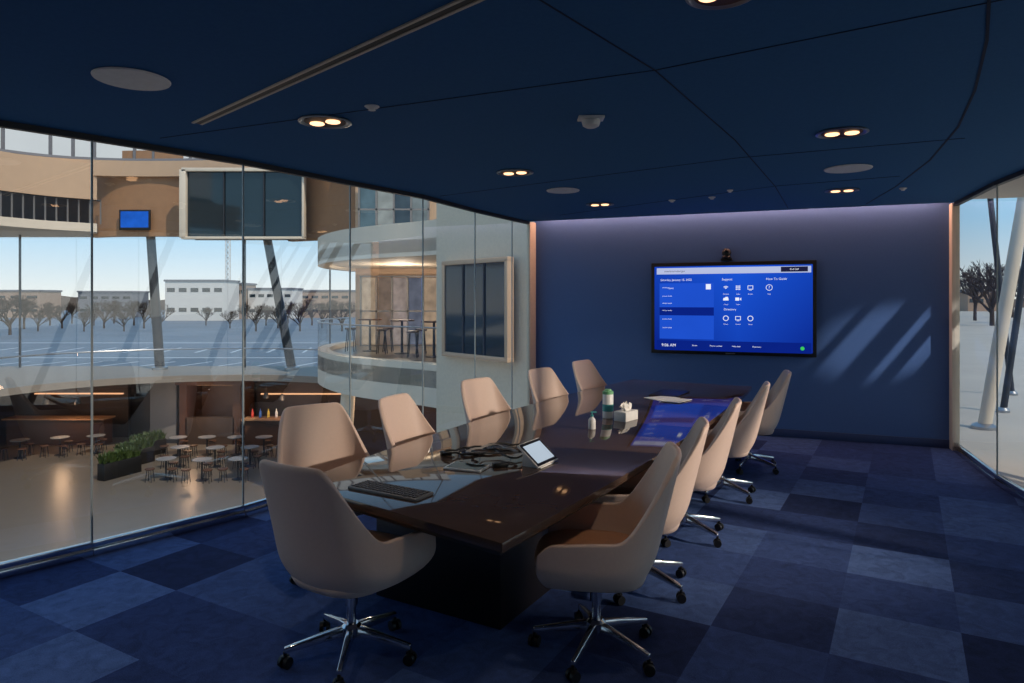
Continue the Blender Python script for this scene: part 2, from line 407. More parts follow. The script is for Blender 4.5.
MB().add([(-.09,.0,0),(.09,0,0),(.09,.13,0),(-.09,.13,0),(-.09,.012,.012),(.09,.012,.012),(.09,.125,.1),(-.09,.125,.1)],[(0,3,2,1),(4,5,6,7),(0,1,5,4),(1,2,6,5),(2,3,7,6),(3,0,4,7)]).build('stand',M['white'],tpn)
a=tp(467,468); t2=thing('small_tablet','small tablet with pale rim lying flat beside the cable pile','tablet',(a.x,a.y,TT),R(-20))
MB().box((0,0,.006),(.24,.16,.012)).build('case',M['white'],t2,bevel=.004)
MB().box((0,0,.0125),(.215,.135,.002)).build('screen',M['dkglass'],t2)
cabs=['thick black cable coiled loosely in the middle of the pile','thin black cable coiled at the far side of the pile','black cable coil lying nearest the small tablet','black coil of cable nearest the touch panel','grey cable looped over the black coils']
for i,(px,py,rr) in enumerate(((480,452,.12),(505,449,.10),(462,456,.09),(515,460,.10),(492,458,.13))):
    c=tp(px,py); pts=[]; ph=random.random()*6
    z0=.006+.011*i
    for q in range(64):
        t=q/63; an=ph+t*2*PI*2.6; r=rr*(.8+.25*math.sin(3*an+ph)+.12*t)
        pts.append((r*math.cos(an)*1.2,r*math.sin(an),z0+.004*math.sin(5*an)+.004*t))
    o=MB().tube(pts,.0055,6).build('cable',M['grey'] if i==4 else M['black']); o.location=(c.x,c.y,TT)
    tag(o,cabs[i],'cable','cables piled on the table')
for px,py,w,l in ((446,455,.07,'small black adapter block at the left end of the cable pile'),(500,467,.09,'black adapter box in front of the cable pile')):
    c=tp(px,py); h=thing('adapter',l,'adapter',(c.x,c.y,TT),R(20))
    MB().box((0,0,.014),(w,.045,.028)).build('body',M['black'],h,bevel=.004)
    MB().cyl((w/2,0,.014),(w/2+.02,0,.014),.007,.005,10).build('plug',M['grey'],h)
c=tp(608,418); w=thing('wipes_canister','tall white and teal wipes canister standing on the table','canister',(c.x,c.y,TT))
MB().lathe([(.042,0),(.046,.004),(.046,.205),(.042,.21)]).build('body',M['white'],w)
MB().lathe([(.0468,.06),(.0468,.12)]).build('label_band',M['teal'],w)
MB().lathe([(.047,.205),(.047,.228),(.03,.234),(.028,.246),(.001,.248)]).build('lid',M['green'],w)
c=tp(627,421); w=thing('tissue_box','white tissue box with tissue pulled up, beside the canister','tissue box',(c.x,c.y+.05,TT),R(50))
MB().box((0,0,.04),(.2,.115,.08)).build('box',M['white'],w,bevel=.004)
m=MB(); rings=[]
for j,(r,z) in enumerate(((.02,.078),(.035,.095),(.05,.115),(.035,.14))):
    rings.append([(r*1.5*math.cos(t*PI/8)*(1+.3*math.sin(3*t+j)),r*.6*math.sin(t*PI/8)*(1+.4*math.cos(5*t+j)),z+.014*math.sin(2.3*t+j)) for t in range(16)])
m.loft(rings,cap1=False).build('tissue',M['paper'],w)
c=tp(592,429); w=thing('pump_bottle','small white pump bottle in front of the wipes canister','bottle',(c.x,c.y,TT))
MB().lathe([(.026,0),(.029,.005),(.029,.07),(.02,.085),(.011,.09),(.011,.1)]).build('bottle',M['white'],w)
MB().lathe([(.013,.098),(.013,.11),(.005,.112),(.005,.13)]).box((.012,0,.132),(.045,.012,.008)).build('pump',M['teal'],w)
for px,py,rz,l in ((662,398,.5,'white paper sheet lying at the far end of the table, left one'),(676,401,.9,'white paper sheet overlapping the other at the far end of the table')):
    c=tp(px,py); o=MB().box((0,0,.002 if px<670 else .006),(.3,.21,.003)).build('paper_sheet',M['paper']); o.location=(c.x,c.y,TT+(0 if px<670 else .001)); o.rotation_euler=(0,0,rz); tag(o,l,'paper','papers on the table')

# ---------------------------------------------------------------- display on the end wall
dc=WL+WD*2.745; DZ=1.64; DW,DH=2.06,1.22
dp=thing('wall_display','large black framed wall screen showing a blue menu','screen',(dc.x,dc.y,DZ),WA)
MB().box((0,-.035,0),(DW,.07,DH)).build('frame',M['black'],dp,bevel=.006)
SW,SH=DW-.09,DH-.10
MB().box((0,-.071,0.0),(SW,.003,SH)).build('screen',M['scr'],dp)
def sx(px): return (px-735.5)/163*DW
def sz(py): return -(py-309)/95*DH
def pl(x0,y0,x1,y1,y=-.0735): 
    a,b,c,d=sx(x0),sx(x1),sz(y1),sz(y0); return MB().box(((a+b)/2,y,(c+d)/2),(b-a,.001,d-c))
def tx(body,px,py,size,align='LEFT',m='txt'):
    MB().text(body,size*.7,Matrix.Translation((sx(px),-.0765,sz(py)))@Matrix.Rotation(PI/2,4,'X'),align,0,1.0).build('text_line',M[m],dp,sm=False)
pl(660,267,812,273.5).build('header_bar',M['scrw'],dp)
pl(784,267.5,809,272.5,-.0745).build('header_button',M['txtd'],dp)
pl(663,283,719,341).build('list_panel',M['scr2'],dp)
pl(663,308,719,316.5,-.0745).build('selected_row',M['scr3'],dp)
pl(660,342.5,812,353,-.074).build('footer_bar',M['scr3'],dp)
pl(711,284,716,289.5,-.0745).build('list_badge',M['txt'],dp)
tx('Saturday, January 15, 2022',664,279.5,.055); tx('Support',727,279.5,.058); tx('How To Guide',770,279.5,.058)
for y in (288,297,304.5,312,321,330): tx('**** ****' if y!=288 else '**** Open',666,y,.05)
tx('Directory',729,310,.055); tx('9:06 AM',665,347.8,.08)
for px,t in ((697,'Room'),(715,'Phone number'),(737,'Help desk'),(757,'Extension')): tx(t,px,347.5,.038)
for px,py,t in ((731,294.5,'Wireless'),(743,294.5,'Cable'),(755,294.5,'Screen'),(773,294.5,'Help'),(731,305,'Cloud'),(743,305,'Video'),(731,325,'Recent'),(743,325,'Camera'),(755,325,'Home')): tx(t,px,py,.03,'CENTER')
tx('amerisourcebergen',668,270.4,.05,'LEFT','txtd'); tx('End Call',796.5,270,.044,'CENTER')
def icon(px,py,kind):
    m=MB(); x,z=sx(px),sz(py); X=Matrix.Translation((x,-.0765,z))@Matrix.Scale(.8,4)
    if kind=='ring':
        ri,ro=(.042,.05) if px==773 else (.034,.045)
        for k in range(20):
            a=2*PI*k/20; b=2*PI*(k+1)/20; q=lambda r,t:(r*math.cos(t),0,r*math.sin(t))
            m.add([q(ri,a),q(ri,b),q(ro,b),q(ro,a)],[(0,1,2,3)],0,X)
    elif kind=='fan':
        for r in (.015,.032,.05):
            for k in range(8):
                a=R(45)+R(90)*k/8; b=R(45)+R(90)*(k+1)/8; q=lambda rr,t:(rr*math.cos(t),0,rr*math.sin(t)-.025)
                m.add([q(r-.005,a),q(r-.005,b),q(r+.004,b),q(r+.004,a)],[(0,1,2,3)],0,X)
    elif kind=='mon':
        for c,d in (((0,0,.03),(.085,.001,.009)),((0,0,-.025),(.085,.001,.009)),((-.038,0,0),(.009,.001,.06)),((.038,0,0),(.009,.001,.06)),((0,0,-.04),(.04,.001,.008))): m.box(c,d,X=X)
    elif kind=='grid':
        for q in (-1,0,1):
            for w in (-1,0,1): m.box((q*.026,0,w*.026),(.018,.001,.018),X=X)
    elif kind=='cloud':
        m.cyl((-.02,0,0),(-.02,.001,0),.022,n=14,X=X); m.cyl((.012,0,.008),(.012,.001,.008),.03,n=14,X=X); m.box((0,0,-.014),(.085,.001,.018),X=X)
    elif kind=='cam':
        m.box((-.012,0,0),(.06,.001,.05),X=X); m.add([(.024,0,0),(.05,0,.026),(.05,0,-.026)],[(0,1,2)],0,X)
    m.build('icon',M['txt'],dp,sm=False)
for a in ((731,288,'fan'),(743,288,'grid'),(755,288,'mon'),(773,288,'ring'),(731,299.5,'cloud'),(743,299.5,'cam'),(731,319,'ring'),(743,319,'mon'),(755,319,'ring')): icon(*a)
tx('?',773,288.2,.085,'CENTER')
MB().cyl((sx(804),-.076,sz(348)),(sx(804),-.077,sz(348)),.024,n=16).build('green_icon',M['scrg'],dp)
MB().box((0,-.074,-DH/2+.022),(.12,.002,.012)).build('bezel_mark',M['grey'],dp)
vc=WL+WD*(2.745-.05); v=thing('video_camera','small black conference camera mounted on the wall above the display','camera',(vc.x,vc.y,2.3),WA)
MB().box((0,-.05,-.02),(.14,.1,.03)).build('bracket',M['black'],v,bevel=.004)
MB().lathe([(.05,0),(.058,.01),(.05,.03)],(0,-.06,0)).build('base',M['black'],v)
hd=MB().lathe([(.0,.02),(.045,.03),(.06,.06),(.052,.1),(.025,.125),(0,.128)],(0,-.06,0)).build('head',M['black'],v)
MB().cyl((0,-.11,.075),(0,-.13,.075),.024,.022,18).build('lens',M['dkglass'],hd)

# ---------------------------------------------------------------- ceiling fixtures
dlp=[(325,121),(515,172),(600,204),(842,132),(842,190),(722,-8)]
dll=['twin lamp recessed ceiling light above the left glass wall','recessed ceiling light above the middle of the table','recessed ceiling light near the far wall, left of the display','recessed ceiling light at the right, in front of the round speaker','recessed ceiling light at the right near the far wall','recessed ceiling light cut by the top edge of the photo']
def downlamp(x,y,e=30):
    L=bpy.data.lights.new('downlight','SPOT'); L.energy=e; L.color=(1,.78,.58); L.spot_size=R(100); L.spot_blend=.7; L.shadow_soft_size=.06
    o=bpy.data.objects.new('downlight',L); COL.objects.link(o); o.location=(x,y,CZ-.04)
def make_dl():
    d=thing('ceiling_light','','ceiling light')
    MB().lathe([(.16,-.002),(.165,-.010),(.15,-.014),(.13,-.004)],n=28).build('trim_ring',M['alu'],d)
    rf=MB().lathe([(.128,-.004),(.128,-.008),(.001,-.008)],n=28).build('reflector',M['wood'],d)
    for s in (-1,1): MB().lathe([(.042,-.004),(.046,-.014),(.038,-.018),(.001,-.015)],(s*.06,0,0),20).build('lamp',M['lamp'],rf)
    return d
dl=make_dl()
for i,(p,l) in enumerate(zip(dlp,dll)):
    c=dl if i==0 else copy_tree(dl); c['label']=l; c['group']='recessed ceiling lights'
    q=cl(*p); c.location=(q.x,q.y,CZ); c.rotation_euler=(0,0,WA)
    if i==5: c.scale=(.8,.8,1)
    downlamp(q.x,q.y,26)
for x,y,e in ((-1.9,1.6,34),(.7,.9,34),(-.8,-.4,16)): downlamp(x,y,e)  # unseen fill spots without fixtures, added to brighten the near chair
sp=thing('ceiling_speaker','','speaker')
MB().lathe([(.185,0),(.2,-.004),(.195,-.012),(.18,-.012)],n=32).build('ring',M['white'],sp)
MB().lathe([(.18,-.006),(.178,-.011),(.001,-.013)],n=32).build('grille',M['white'],sp)
for i,(p,l,s) in enumerate((((132,78),'big round white ceiling speaker at the upper left',.9),((563,190),'round white ceiling speaker above the middle of the table',.85),((848,168),'round white ceiling speaker at the right between two lights',.95))):
    c=sp if i==0 else copy_tree(sp); c['label']=l; c['group']='round ceiling speakers'; q=cl(*p); c.location=(q.x,q.y,CZ); c.scale=(s,s,1)
q=cl(591,117); d=thing('smoke_detector','white smoke detector hanging from the ceiling on a square plate','smoke detector',(q.x,q.y,CZ))
MB().box((0,0,-.008),(.16,.1,.016)).build('plate',M['white'],d,bevel=.004)
MB().lathe([(.05,-.016),(.058,-.03),(.05,-.055),(.03,-.066),(.001,-.068)],n=24).build('head',M['white'],d)
sprl=['tiny white sprinkler cover left of the middle of the ceiling','tiny sprinkler near the far wall left of the camera','tiny sprinkler near the far wall right of the light','tiny sprinkler in the ceiling right of the display','tiny sprinkler cover right of the far light']
for i,(p,s) in enumerate((((372,106),1.1),((672,200),1),((712,197),1),((730,190),.8),((903,188),.9))):
    q=cl(*p); o=MB().lathe([(.036*s,.002),(.04*s,-.004),(.03*s,-.012),(.012*s,-.022),(.02*s,-.025),(.001,-.027)],n=18).build('sprinkler',M['white']); o.location=(q.x,q.y,CZ); tag(o,sprl[i],'sprinkler','ceiling sprinklers')
a=cl(197,123); b=cl(468,0); b=a+(b-a)*1.12
m_=(a+b)/2; dd=b-a
sd=thing('slot_diffuser','long narrow metal air slot running across the left ceiling','air vent',(m_.x,m_.y,CZ),math.atan2(dd.y,dd.x))
for s in (-1,1): MB().box((0,s*.026,-.004),(dd.length,.016,.008)).build('edge_strip',M['offwhite'],sd,bevel=.001)
MB().box((0,0,-.002),(dd.length,.036,.004)).build('slot',M['black'],sd)

# ---------------------------------------------------------------- atrium beyond the left glass
LZ=-4.2
struct('floor.001',MB().prism([(-45,4),(-6.5,0),(0,8),(3,11),(3,31),(-45,31)],LZ-.3,LZ),M['stone'],sm=False)
YF=29.5
X0=lambda px,Y=YF:(px-512)*Y/F
Z0=lambda py,Y=YF:H-(py-HZ)*Y/F
def pcurve(L,n=25): return crom([Vector((*at(px,300,Y)[:2],0)) for px,Y in L],n)
def band(cv,z0,z1,th=.35):
    rings=[]; N=len(cv)
    for i,p in enumerate(cv):
        d=(cv[min(i+1,N-1)]-cv[max(i-1,0)]).normalized(); n=Vector((-d.y,d.x,0))
        rings.append([(p.x,p.y,z0),(p.x,p.y,z1),(p.x+n.x*th,p.y+n.y*th,z1),(p.x+n.x*th,p.y+n.y*th,z0)])
    return MB().loft(rings)
struct('wall_far_lower',MB().box((-18,YF+.9,(LZ-1.5)/2),(52,.4,-1.5-LZ)),M['brown'],sm=False)
lc=pcurve([(-300,13),(-160,17),(-40,21.5),(60,24.8),(160,26.8),(260,27.4),(350,26.2)],31)
struct('floor.003',MB().prism([(p.x,p.y) for p in lc]+[(-5.5,31),(-45,31),(-45,13)],-1.5,-1.25),M['slab'],sm=False)
gr=thing('gallery_railing','thin curved rail and glass along the lower gallery edge','railing',tuple(lc[15]+Vector((0,0,-1.25))))
MB().tube([p-lc[15]+Vector((0,.15,1.05)) for p in lc],.03,8).build('handrail',M['alu'],gr)
MB().loft([[p-lc[15]+Vector((0,.15,0)),p-lc[15]+Vector((0,.15,1.02))] for p in lc],False,False,closed=False).build('glass_panel',M['rglass'],gr,recalc=False)
def panel(name,x0,y0,x1,y1,Y,m,th=.3):
    a,b=X0(x0,Y),X0(x1,Y); c,d=Z0(y1,Y),Z0(y0,Y)
    return struct(name,MB().box(((a+b)/2,Y+th/2,(c+d)/2),(b-a,th,d-c)),m,sm=False)
uc=pcurve([(-300,14),(-180,19),(-60,24),(30,27),(97,28.6)],31)
tc_=pcurve([(-300,15),(-180,20),(-60,25),(30,27.6),(110,28.6),(200,28.6),(290,27.8),(350,26.2),(420,23.6)],41)
struct('wall_far_fascia',band(uc,5.95,7.45,.4),M['tan2'])
struct('wall_far_crown',band(tc_,6.95,7.6,.4),M['tan2'])
struct('trim_91',band(uc,4.68,4.95,.5),M['offwhite'])
struct('floor.004',MB().prism([(p.x,p.y) for p in uc]+[(X0(97,31),31),(-45,31),(-45,14)],4.6,4.68),M['offwhite'],sm=False)
panel('wall_far_recess',-300,180,94,226,29.4,M['brown'])
wp=pcurve([(90,29.4),(112,29.0),(136,28.9),(162,28.9),(192,29.0)],13)
struct('wall_far_panel',band(wp,Z0(236,28.8),Z0(150,28.8),.3),M['tan'])
wp2=pcurve([(288,29.0),(312,28.5),(332,28.0),(348,27.0),(356,25.8)],13)
struct('wall_far_pier',band(wp2,Z0(240,28.4),Z0(152,28.4),.3),M['tan'])
bal=thing('balustrade','dark metal balustrade along the upper left gallery','railing',tuple(uc[24]+Vector((0,0,4.95))))
MB().tube([p-uc[24]+Vector((0,.25,1.0)) for p in uc],.04,8).build('handrail',M['steel'],bal)
for k in range(26):
    f=12+k*.72; i=min(29,int(f)); q=uc[i].lerp(uc[i+1],f-i)-uc[24]; MB().box((q.x,q.y+.25,.5),(.05,.04,1.0)).build('baluster',M['grey'],bal)
tv=thing('wall_screen','small blue screen on the tan wall across the atrium','screen',(X0(135,28.7),28.7,Z0(220,28.7)))
f_=MB().box((0,0,0),(1.3,.08,.85)).build('frame',M['black'],tv,bevel=.01); MB().box((0,-.045,.02),(1.16,.01,.68)).build('screen',M['scrb'],f_)
Y=27.9; gx0,gx1=X0(184,Y),X0(304,Y); gz0,gz1=Z0(238,Y),Z0(170,Y); gw=gx1-gx0; gh=gz1-gz0
gb=thing('glass_room','pale framed glass meeting room set high between wood walls across the atrium','glass room',((gx0+gx1)/2,Y,gz0))
m=MB(); m.box((-gw/2,0,gh/2),(.26,.3,gh)); m.box((gw/2,0,gh/2),(.1,.3,gh))
m.box((0,0,gh),(gw+.1,.3,.14)); m.box((0,0,0),(gw+.1,.3,.1)); m.build('frame',M['offwhite'],gb,bevel=.01)
for k in range(3): MB().box((-gw/2+gw*(k+.5)/3,.05,gh/2),(gw/3-.06,.03,gh-.12)).build('pane',M['dkglass'],gb)
for k in (1,2): MB().box((-gw/2+gw*k/3,0,gh/2),(.05,.1,gh-.1)).build('mullion',M['steel'],gb)
MB().box((0,1.0,gh/2),(gw,.1,gh)).build('rear_wall',M['steel'],gb)
m=MB()
for k in range(26):
    q=tc_[min(40,4+int(k*1.4))]; m.box((q.x,q.y+.2,8.55),(.1,.1,1.9))
m.tube([p+Vector((0,.2,9.5)) for p in tc_],.12,6); m.tube([p+Vector((0,.2,7.65)) for p in tc_],.1,6)
struct('window_40',m,M['bldg'],sm=False)
m=MB(); m.loft([[p+Vector((0,.3,7.6)),p+Vector((0,.3,9.5))] for p in tc_],False,False,closed=False)
struct('window_42',m,M['sky'],recalc=False)
for i,(xa,ya,xb,yb,l) in enumerate(((150,226,160,372,'slanted dark steel column on the left of the far glazing, standing in for a reflected post'),(266,232,292,372,'slanted dark steel column on the right of the far glazing, standing in for a reflected post'))):  # solid columns in place of slanted posts mirrored in the left glass
    a=at(xa,ya,29.5); b=at(xb,yb,29.5); b.z=-1.25; o=thing('slanted_column',l,'column',b)
    MB().cyl((0,0,0),a-b,.2,.18,14).build('shaft',M['steel'],o); MB().lathe([(.32,0),(.32,.1),(.22,.14)],n=16).build('foot',M['alu'],o)
m=MB()
for px in (-60,20,245,330): m.box((X0(px,29.8),29.8,1.9),(.06,.08,6.2))
struct('window_41',m,M['steel'],sm=False)

curve=pcurve([(352,25.4),(326,23),(318,20.6),(338,18.4),(380,17.0),(420,16.2),(452,15.3),(480,14.0)],41)
struct('wall_mezzanine_upper',band(curve,2.8,3.62),M['offwhite'])
struct('wall_mezzanine_lower',band(curve,-.75,.25),M['offwhite'])
back_pts=[(p.x,p.y) for p in curve]+[(4,17),(4,26),(-5.4,26)]
struct('floor.002',MB().prism(back_pts,-.3,.1),M['stone'],sm=False)
struct('ceiling.001',MB().prism(back_pts,2.9,3.2),M['offwhite'],sm=False)
struct('wall_mezzanine_rear',MB().box((-.7,25,4),(10.0,.3,9)),M['tan2'],sm=False)
rl_=thing('glass_railing','glass railing with a thin rail along the curved white mezzanine','railing',tuple(curve[20]))
MB().tube([p+Vector((0,0,1.1))-curve[20] for p in curve],.022,8).build('handrail',M['alu'],rl_)
m=MB(); rr=[[ (p-curve[20])+Vector((0,0,.25)),(p-curve[20])+Vector((0,0,1.08))] for p in curve]
m.loft(rr,False,False,closed=False).build('glass_panel',M['rglass'],rl_,recalc=False)
pm=[emat('pale_pane_%d'%k,rgb(*c),.55,.6,2) for k,c in enumerate(((120,150,165),(190,200,200),(90,110,125),(160,175,180)))]
def glazing(name,label,px,Y,z,w,h,n,mats,cat='window'):
    ug=thing(name,label,cat,(X0(px,Y),Y,z)); s=w/n
    for k in range(n): MB().box((-w/2+s*(k+.5),0,h/2),(s-.08,.05,h-.1)).build('pane',mats[k%len(mats)],ug)
    m=MB()
    for k in range(n+1): m.box((-w/2+s*k,-.03,h/2),(.06,.12,h))
    for q in (0,.5,1): m.box((0,-.03,h*q),(w+.08,.12,.06))
    m.build('frame',M['grey'],ug)
glazing('office_glazing','bright framed office windows above the curved white balcony',394,24.6,Z0(236,24.6),2.5,1.9,4,pm)
lm=[emat('lounge_pane_%d'%k,rgb(*c),.6,.7,3) for k,c in enumerate(((200,176,150),(150,128,112),(190,170,160),(120,124,140),(210,180,150)))]
glazing('lounge_partition','lit glass partition at the back of the curved mezzanine lounge',400,24.6,.1,2.8,2.5,5,lm,'partition')
A=at(441,300,14.2); B=at(516,300,12.4)
struct('wall_right_atrium',MB().seg((A.x,A.y+.2),(B.x+.6,B.y-.1),.3,LZ,4.6),M['cream'],sm=False)
bw=B-A; bl=bw.length; ba=math.atan2(bw.y,bw.x)
bxw=thing('box_window','beige framed triple window with dark panes in the atrium side wall','window',((A.x+B.x)/2+.05,(A.y+B.y)/2-.05,.65),ba)
m=MB(); wz=1.85
for x in (-bl*.44,bl*.40): m.box((x,-.03,wz/2),(.09,.16,wz))
for z in (0,wz): m.box((-.02*bl,-.03,z),(bl*.88,.16,.09))
m.build('frame',M['tan2'],bxw,bevel=.01)
for k in range(3): MB().box((-bl*.44+bl*.84*(k+.5)/3,-.06,wz/2),(bl*.27,.04,wz-.1)).build('pane',M['dkglass'],bxw)
for k in (1,2): MB().box((-bl*.44+bl*.84*k/3,-.07,wz/2),(.05,.06,wz-.1)).build('mullion',M['steel'],bxw)
def bar_table(): 
    t=thing('bar_table','','table'); MB().lathe([(.36,1.0),(.38,1.01),(.38,1.04),(.001,1.045)],n=20).build('tabletop',M['wood'],t)
    MB().lathe([(.24,0),(.24,.02),(.04,.04),(.035,1.0)],n=14).build('pedestal',M['steel'],t); return t
def bar_stool():
    t=thing('bar_stool','','stool'); MB().lathe([(.15,.7),(.18,.71),(.18,.76),(.001,.775)],n=16).build('seat',M['wood'],t)
    for k in range(4):
        a=PI/4+k*PI/2; MB().cyl((.12*math.cos(a),.12*math.sin(a),.7),(.2*math.cos(a),.2*math.sin(a),0),.016,.014,8).build('leg',M['steel'],t)
    return t
bt=bar_table(); bs=bar_stool()
for i,(px,Y) in enumerate(((370,22),(402,21),(434,19.8))):
    l=['left','middle','right'][i]+' high round table on the curved mezzanine'
    p=at(px,300,Y); c=bt if i==0 else copy_tree(bt); c['label']=l; c['group']='high tables on the mezzanine'; c.location=(p.x,p.y,.1)
    for j in (-1,1):
        s=bs if (i==0 and j==-1) else copy_tree(bs); s['group']='stools on the mezzanine'; s.location=(p.x+j*.6,p.y-.1,.1)
        s['label']='bar stool %s the %s high table on the mezzanine'%('left of' if j<0 else 'right of',['left','middle','right'][i])
cols=[rgb(190,60,50),rgb(60,110,190),rgb(220,190,80),rgb(230,230,230),rgb(80,150,90)]
cm=[mat('goods_%d'%i,c,.6) for i,c in enumerate(cols)]

def lf(px,py): return fl(px,py,LZ)
def make_planter():
    p=thing('planter','','planter'); MB().box((0,0,.28),(1.4,.34,.56)).build('box',M['black'],p,bevel=.02)
    m=MB()
    for k in range(420):
        x=random.uniform(-.66,.66); y=random.uniform(-.13,.13); h=random.uniform(.15,.42); a=random.uniform(0,2*PI); b=random.uniform(.06,.2); w=random.uniform(.03,.06)
        c,s=math.cos(a),math.sin(a); q=lambda t,o:(x+c*b*t*t-s*w*o,y+s*b*t*t+c*w*o,.54+h*t)
        m.add([q(0,-.5),q(0,.5),q(.5,1),q(1,0),q(.5,-1)],[(0,1,2,4),(4,2,3)])
    m.build('foliage',M['leaf'],p,recalc=False)['kind']='stuff'
    return p
pln=make_planter()
for i,(px,py,l) in enumerate(((120,476,'nearest long black planter of green plants on the lower atrium floor'),(135,465,'middle black planter of green plants on the lower floor'),(148,456,'farthest black planter of green plants on the lower floor'))):
    c=pln if i==0 else copy_tree(pln); q=lf(px,py); c.location=q; c.rotation_euler=(0,0,R(68)); c['label']=l; c['group']='planters on the lower floor'
def cafe():
    t=thing('cafe_table','','table'); MB().lathe([(.30,.66),(.32,.67),(.32,.69),(.001,.695)],n=22).build('tabletop',M['grey'],t)
    MB().lathe([(.2,0),(.2,.02),(.03,.05),(.028,.66)],n=14).build('pedestal',M['steel'],t); return t
def stool():
    t=thing('stool','','stool'); MB().lathe([(.14,.40),(.155,.415),(.15,.44),(.001,.45)],n=16).build('seat',M['wood'],t)
    for k in range(4):
        a=PI/4+k*PI/2; MB().cyl((.09*math.cos(a),.09*math.sin(a),.40),(.14*math.cos(a),.14*math.sin(a),0),.014,.012,6).build('leg',M['steel'],t)
    return t
ct=cafe(); st=stool(); n=0
pos=[(166,479,'by the near planter'),(202,480,'in front of the rest'),(238,479,'at the right of the front row'),(180,466,'in the second row'),(215,466.5,'in the middle'),(250,466,'at the right of the second row'),(178,455,'left in the back row near the kiosk'),(207,454.5,'in the back row before the kiosk'),(236,454.5,'in the middle of the back row'),(264,454.5,'in the back row near the bar'),(292,455,'before the bar counter'),(298,468,'right of the second row'),(324,462,'near the leaning column'),(60,455,'standing alone at the far left'),(20,458,'farthest left before the dark wall'),(96,453,'left of the planters')]
wd=['behind','left and before','right and before']
for i,(px,py,l) in enumerate(pos):
    q=lf(px,py); c=ct if i==0 else copy_tree(ct); c.location=q; c['label']='round cafe table on the lower floor, '+l; c['group']='cafe tables on the lower floor'
    for j,ad_ in enumerate((90,225,315)):
        a=R(ad_)+random.uniform(-.08,.08); s=st if n==0 else copy_tree(st); n+=1
        s.location=(q.x+.5*math.cos(a),q.y+.5*math.sin(a),LZ); s['group']='stools on the lower floor'; s['label']='low stool %s the cafe table %s'%(wd[j],l)
kk=thing('wood_kiosk','dark wood clad kiosk with an open counter at the back of the lower floor','kiosk',(X0(218,28.9),28.9,LZ))
m=MB(); m.box((-1.1,0,1.25),(.3,1.6,2.5)); m.box((1.1,0,1.25),(.3,1.6,2.5)); m.box((0,.7,1.25),(2.2,.2,2.5)); m.build('walls',M['wood'],kk)
MB().box((0,0,2.55),(2.7,1.9,.18)).build('roof',M['wood'],kk); MB().box((0,-.6,.55),(2.0,.4,1.1)).build('counter',M['brown'],kk)
MB().box((0,-.2,2.4),(1.6,.2,.05)).build('light_strip',M['lampdim'],kk)
o=thing('square_pillar','grey square pillar behind the planters on the lower floor','pillar',(X0(168,28.8),28.8,LZ))
MB().box((0,0,1.35),(1.1,.8,2.7)).build('shaft',M['grey'],o,bevel=.02); MB().box((0,0,.08),(1.2,.9,.16)).build('plinth',M['steel'],o)
bX,bY=X0(296,28.2),28.2
def bar(label,x,y):
    br=thing('bar_counter',label,'bar',(x,y,LZ))
    MB().box((0,0,.52),(4,.6,1.04)).build('front',M['wood'],br); MB().box((0,-.05,1.07),(4.2,.8,.06)).build('countertop',M['tan'],br)
    MB().box((0,1.4,1.3),(4.2,.2,2.6)).build('back_shelf',M['brown'],br); MB().box((0,1.25,1.9),(3.8,.12,.05)).build('shelf_light',M['lampdim'],br)
bar('long dark bar counter with bottles at the back of the lower floor',bX,bY)
bar('dark bar counter without bottles at the far left of the lower floor',X0(60,28.3),28.3)
for i in range(12):
    o=MB().lathe([(.05,0),(.055,.01),(.055,.22),(.02,.29),(.02,.36)],n=10).build('bottle',cm[i%5])
    o.location=(bX-1.8+i*.33,bY,LZ+1.1); tag(o,'small bottle standing on the dark bar counter on the lower floor','bottle','bottles on the bar')
pll=['hanging lamp left of the pair over the far left bar counter','hanging lamp right of the pair over the far left bar counter','small glowing pendant lamp left of the pair over the bottles','small glowing pendant lamp right of the pair over the bottles','left hanging lamp under the curved white mezzanine','middle hanging lamp under the curved white mezzanine','right hanging lamp under the curved white mezzanine']
for i,(px,py,Y) in enumerate(((46,404,27.4),(78,404,27.4),(266,398,27.8),(282,400,27.9),(370,398,21),(400,400,19.6),(424,402,18.6))):
    p=at(px,py,Y); d=thing('pendant_lamp',pll[i],'lamp',p,0,'pendant lamps')
    zt=(-1.5 if Y>25 else -.3)-p.z
    MB().lathe([(.02,.25),(.07,.22),(.12,.05),(.12,0)],n=14).build('shade',M['steel'],d); MB().lathe([(.001,.0),(.07,.02),(.07,.1),(.001,.14)],n=12).build('bulb',M['lamp'],d); MB().cyl((0,0,.25),(0,0,max(.3,zt)),.008,n=6).build('cord',M['black'],d)
struct('wall_under_mezzanine',MB().box((-2.0,22.5,-2.4),(6.6,.3,3.6)),M['brown'],sm=False)
a=at(350,385,19); b=at(340,448,19); b.z=LZ; o=thing('leaning_column','pale leaning column under the left end of the mezzanine','column',b)
MB().cyl((0,0,0),a-b+Vector((0,0,.4)),.2,.2,16).build('shaft',M['offwhite'],o); MB().lathe([(.3,0),(.3,.1),(.22,.15)],n=16).build('foot',M['steel'],o)

